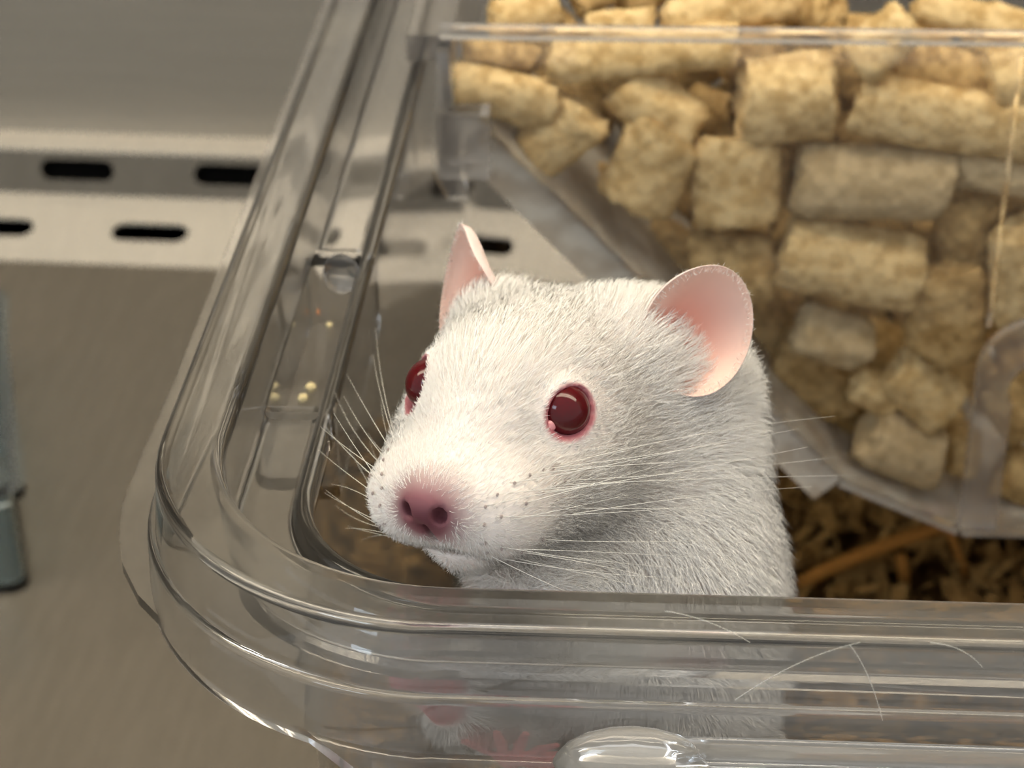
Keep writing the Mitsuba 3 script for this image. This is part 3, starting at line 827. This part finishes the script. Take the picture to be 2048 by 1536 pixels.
# ears
def ear_mesh(c, n, up, a, b, cup, base_dir, tip=0.0):
    n = n / np.linalg.norm(n); u = up - n * (up @ n); u /= np.linalg.norm(u); s = np.cross(u, n)
    nr, nt = 16, 56
    r = np.linspace(0, 1, nr)[1:]; th = np.linspace(0, 2 * np.pi, nt, endpoint=False)
    Rr, Th = np.meshgrid(r, th, indexing='ij')
    bd = base_dir
    rad_a = a * (1 - .10 * np.maximum(0, np.cos(Th - bd)) ** 2)
    x = rad_a * np.cos(Th) * Rr; y = b * np.sin(Th) * Rr * (1 + tip * np.maximum(0, np.sin(Th)) ** 8)
    bx_, by_ = .45 * a * math.cos(bd), .45 * b * math.sin(bd)
    x = x + bx_ * (1 - Rr) ** 1.5; y = y + by_ * (1 - Rr) ** 1.5
    dep = cup * (1 - Rr ** 2.2) - 1.1 * np.maximum(0, (Rr - .86) / .14) ** 2 * .6 + .9 * np.cos(2 * (Th - bd)) * Rr ** 2 + 3.4 * np.maximum(0, np.cos(Th - bd)) ** 1.5 * Rr ** 2
    fold = .35 * np.sin(3 * Th + 4 * Rr) * Rr * (1 - Rr)
    z = -(dep + fold)
    cen = np.array([[bx_, by_, -cup]])
    P2 = np.vstack([cen, np.stack([x, y, z], -1).reshape(-1, 3)])
    f = []
    for j in range(nt):
        f.append((0, 1 + j, 1 + (j + 1) % nt))
    for i in range(nr - 2):
        for j in range(nt):
            p, q_, r_, s_ = 1 + i * nt + j, 1 + i * nt + (j + 1) % nt, 1 + (i + 1) * nt + (j + 1) % nt, 1 + (i + 1) * nt + j
            f += [(p, s_, r_), (p, r_, q_)]
    N = len(P2)
    t0 = trimesh.Trimesh(P2, f, process=False)
    th_ = .40 * np.ones(N); th_[-nt:] = .10
    back = P2 - t0.vertex_normals * th_[:, None] * 1.6
    f2 = [(a_ + N, c_ + N, b_ + N) for a_, b_, c_ in f]
    e = [N - nt + j for j in range(nt)]
    rim = []
    for j in range(nt):
        p, q_ = e[j], e[(j + 1) % nt]
        rim += [(p, p + N, q_ + N), (p, q_ + N, q_)]
    P3 = np.vstack([P2, back])
    rr = np.r_[0, Rr.ravel()]
    tt = np.r_[bd, Th.ravel()]
    edge = np.clip((rr - .35) / .6, 0, 1)[:, None]
    col = np.array([.70, .30, .23]) * (1 - edge) + np.array([.80, .55, .46]) * edge
    col = np.vstack([col, np.tile([.86, .70, .65], (N, 1))])
    return trimesh.Trimesh(c + P3[:, :1] * s + P3[:, 1:2] * u + P3[:, 2:] * n, np.vstack([f, f2, rim]), process=False), col


EARS = [ear_mesh(np.array([-18.9, 21.8, 8.5]), np.array([.75, .62, .12]), np.array([-.40, .167, .897]), 7.9, 9.6, 3.8, 3.7),
        ear_mesh(np.array([-19.5, -16.0, 7.6]), np.array([.80, -.50, .05]), np.array([-.20, .03, .98]), 7.0, 10.4, 3.4, -.6, .16)]
for i, (e, col) in enumerate(EARS):
    headpart(num('rat__ear', i), e, 'ear_skin', color=col, label='thin pink ear')

# whiskers: each a part
wi = 0
foll = []
for s in (1, -1):
    for row in range(4):
        for k in range(6 if row < 3 else 4):
            root = np.array([19.2 - k * 2.0 - row * .3, (6.6 + k * .55) * s, -8.2 - row * 1.75 + k * .25])
            # onto the skin
            for _ in range(6):
                d0 = head_sdf(root[None])[0]
                g = np.array([head_sdf((root + np.eye(3)[a] * .2)[None])[0] - d0 for a in range(3)]) / .2
                root = root - g * d0 / (g @ g + 1e-9)
            foll.append(root)
            L = rng.uniform(30, 50) * (.45 + .11 * k)
            d = np.array([-.62 - .13 * k + rng.normal(0, .12), 1.0 * s, .16 - .20 * row + rng.normal(0, .12)])
            d /= np.linalg.norm(d)
            bend = np.array([-.45, .1 * s, rng.normal(-.15, .15)])
            pts = bez(root - d * .3, root + d * L * .5, root + d * L + bend * L * .35, 9)
            headpart(num('rat__whisker', wi), tube(pts, .075, .018, 5), 'whisker_hair', label=None)
            wi += 1
fm = []
for p_ in foll:
    q_ = trimesh.creation.icosphere(1, .29); q_.vertices *= [1, .6, 1]; q_.apply_translation(p_ + np.array([.12, .48 * np.sign(p_[1]), .10])); fm.append(q_)
bsdf('follicle_grey', {'type': 'diffuse', 'reflectance': rgb(.36, .30, .29)})
headpart('rat__whisker_follicles', trimesh.util.concatenate(fm), 'follicle_grey', kind='stuff', label='grey dots at the whisker roots')

# short fuzz along the ear edges
ez = []
for e, _ in EARS:
    nv = len(e.vertices) // 2
    E_ = e.vertices[nv - 56:nv]; Bk = e.vertices[2 * nv - 56:]
    c_ = E_.mean(0)
    for j in range(56):
        for k_ in range(9):
            t_ = rng.random()
            p_ = E_[j] * (1 - t_) + E_[(j + 1) % 56] * t_
            o_ = p_ - c_; o_ /= np.linalg.norm(o_)
            ez.append((p_ - o_ * rng.uniform(0, 1.2) + (Bk[j] - E_[j]) * .9, o_ * .5 + (Bk[j] - E_[j]) * .6 + rng.normal(0, .3, 3)))
ev, ef = [], []
for a_, d_ in ez:
    d_ = d_ / np.linalg.norm(d_) * rng.uniform(.5, 1.0)
    x_ = np.cross(d_, [.3, .5, .8]); x_ *= .035 / np.linalg.norm(x_); y_ = np.cross(d_, x_); y_ *= .035 / np.linalg.norm(y_)
    b_ = len(ev)
    ev += [a_ + x_, a_ - .5 * x_ + .87 * y_, a_ - .5 * x_ - .87 * y_, a_ + d_]
    ef += [(b_, b_ + 1, b_ + 3), (b_ + 1, b_ + 2, b_ + 3), (b_ + 2, b_, b_ + 3)]
headpart('rat__ear_fuzz', trimesh.Trimesh(ev, ef, process=False), 'rat_fur', kind='stuff', label='fine fuzz on the ear edges')

# tail
TL = bez(w2h([0.012, 0.300, 0.040]), w2h([0.030, 0.36, 0.032]), w2h([0.130, 0.34, 0.034]), 24)
headpart('rat__tail', tube(TL, 3.6, 1.2, 12), 'lid_pink', label='bare pink tail')


# fur
def groom(mesh, n, keep, seed):
    rg = np.random.default_rng(seed)
    area = mesh.area_faces.copy()
    cen = mesh.triangles_center
    wgt = area * keep(cen)
    wgt /= wgt.sum()
    fi = rg.choice(len(area), n, p=wgt)
    r1, r2 = rg.random(n), rg.random(n)
    s1 = np.sqrt(r1)
    tr = mesh.triangles[fi]
    P = (1 - s1)[:, None] * tr[:, 0] + (s1 * (1 - r2))[:, None] * tr[:, 1] + (s1 * r2)[:, None] * tr[:, 2]
    vn = mesh.vertex_normals[mesh.faces[fi]]
    N = (1 - s1)[:, None] * vn[:, 0] + (s1 * (1 - r2))[:, None] * vn[:, 1] + (s1 * r2)[:, None] * vn[:, 2]
    N /= np.linalg.norm(N, axis=1, keepdims=True) + 1e-9
    return P, N, rg


sm = lambda a, b, x: (lambda t: t * t * (3 - 2 * t))(np.clip((x - a) / (b - a), 0, 1))
DOWN = -UPW


def keep(c):
    k = np.ones(len(c))
    dn = np.linalg.norm(c - [22.6, 0, -8.6], axis=1)
    k *= sm(3.4, 6.0, dn)
    for s in (1, -1):
        k *= lid_opening(c, s) > .5
    for pw, R_ in ((PAW_R, 10.5), (PAW_L, 10.5), (FTL - BACKW * 6, 10), (FTR - BACKW * 6, 10)):
        k *= np.linalg.norm(c - pw, axis=1) > R_
    low = (c - w2h([0, .25, .15])) @ UPW
    k *= .25 + .75 * sm(-90, -35, low)
    cd = (CAM - HEAD_O) @ HEAD_R * 1000 - c
    return k


NF = 210000
P, N, rg = groom(rat, NF, keep, 11)
n = len(P)
bodyw = sm(-16, -34, P[:, 0]) * 0 + sm(-14, -30, P @ np.array([.55, 0, .83]))        # below and behind: lies down the body
flow = np.array([-1.0, 0, .10]) * (1 - bodyw)[:, None] + (DOWN * 1.0 + np.array([-.25, 0, 0])) * bodyw[:, None]
flow = flow + N * 0 + rg.normal(0, .16, (n, 3))
clump = np.stack([meshkit.fbm(P * .45 + k_ * 31, 2, 40 + k_) - .5 for k_ in range(3)], 1)
flow += clump * .55
tang = flow - N * (flow * N).sum(1, keepdims=True)
tang /= np.linalg.norm(tang, axis=1, keepdims=True) + 1e-9
snout = sm(6, 17, P[:, 0])
ln = 3.6 * (1 - snout) + 1.45 * snout
ln = ln + 2.4 * bodyw + 1.2 * sm(-6, -22, P[:, 0]) * (1 - bodyw)
near_eye = np.minimum(*[lid_opening(P, s) for s in (1, -1)])
ln *= .32 + .68 * sm(.8, 5.5, near_eye)
ln *= rg.uniform(.65, 1.25, n)
lift = .34 + .30 * rg.random(n) + .15 * sm(-8, -24, P[:, 0]) * (1 - bodyw)
d0 = tang * (1 - lift)[:, None] + N * lift[:, None]
d0 /= np.linalg.norm(d0, axis=1, keepdims=True)
d1 = tang + N * (.10 + .2 * rg.random(n))[:, None]
d1 /= np.linalg.norm(d1, axis=1, keepdims=True)
Q0 = P - N * .15
Q1 = Q0 + d0 * (ln * .5)[:, None]
Q2 = Q1 + d1 * (ln * .55)[:, None]
rad = .052 * rg.uniform(.7, 1.2, n) * (.75 + .25 * (1 - snout))
A1 = np.cross(d0, N + .01); A1 /= np.linalg.norm(A1, axis=1, keepdims=True) + 1e-9
B1 = np.cross(d0, A1)
HV = np.zeros((n, 7, 3))
for k_ in range(3):
    a_ = 2 * math.pi * k_ / 3
    off = (A1 * math.cos(a_) + B1 * math.sin(a_)) * rad[:, None]
    HV[:, k_] = Q0 + off
    HV[:, 3 + k_] = Q1 + off * .8
HV[:, 6] = Q2
hf = []
for k_ in range(3):
    b_ = (k_ + 1) % 3
    hf += [(k_, b_, 3 + b_), (k_, 3 + b_, 3 + k_), (3 + k_, 3 + b_, 6)]
HF = (np.array(hf)[None] + (np.arange(n) * 7)[:, None, None]).reshape(-1, 3)
headpart('rat__fur', trimesh.Trimesh(HV.reshape(-1, 3), HF, process=False), 'rat_fur', kind='stuff', label='short white fur')
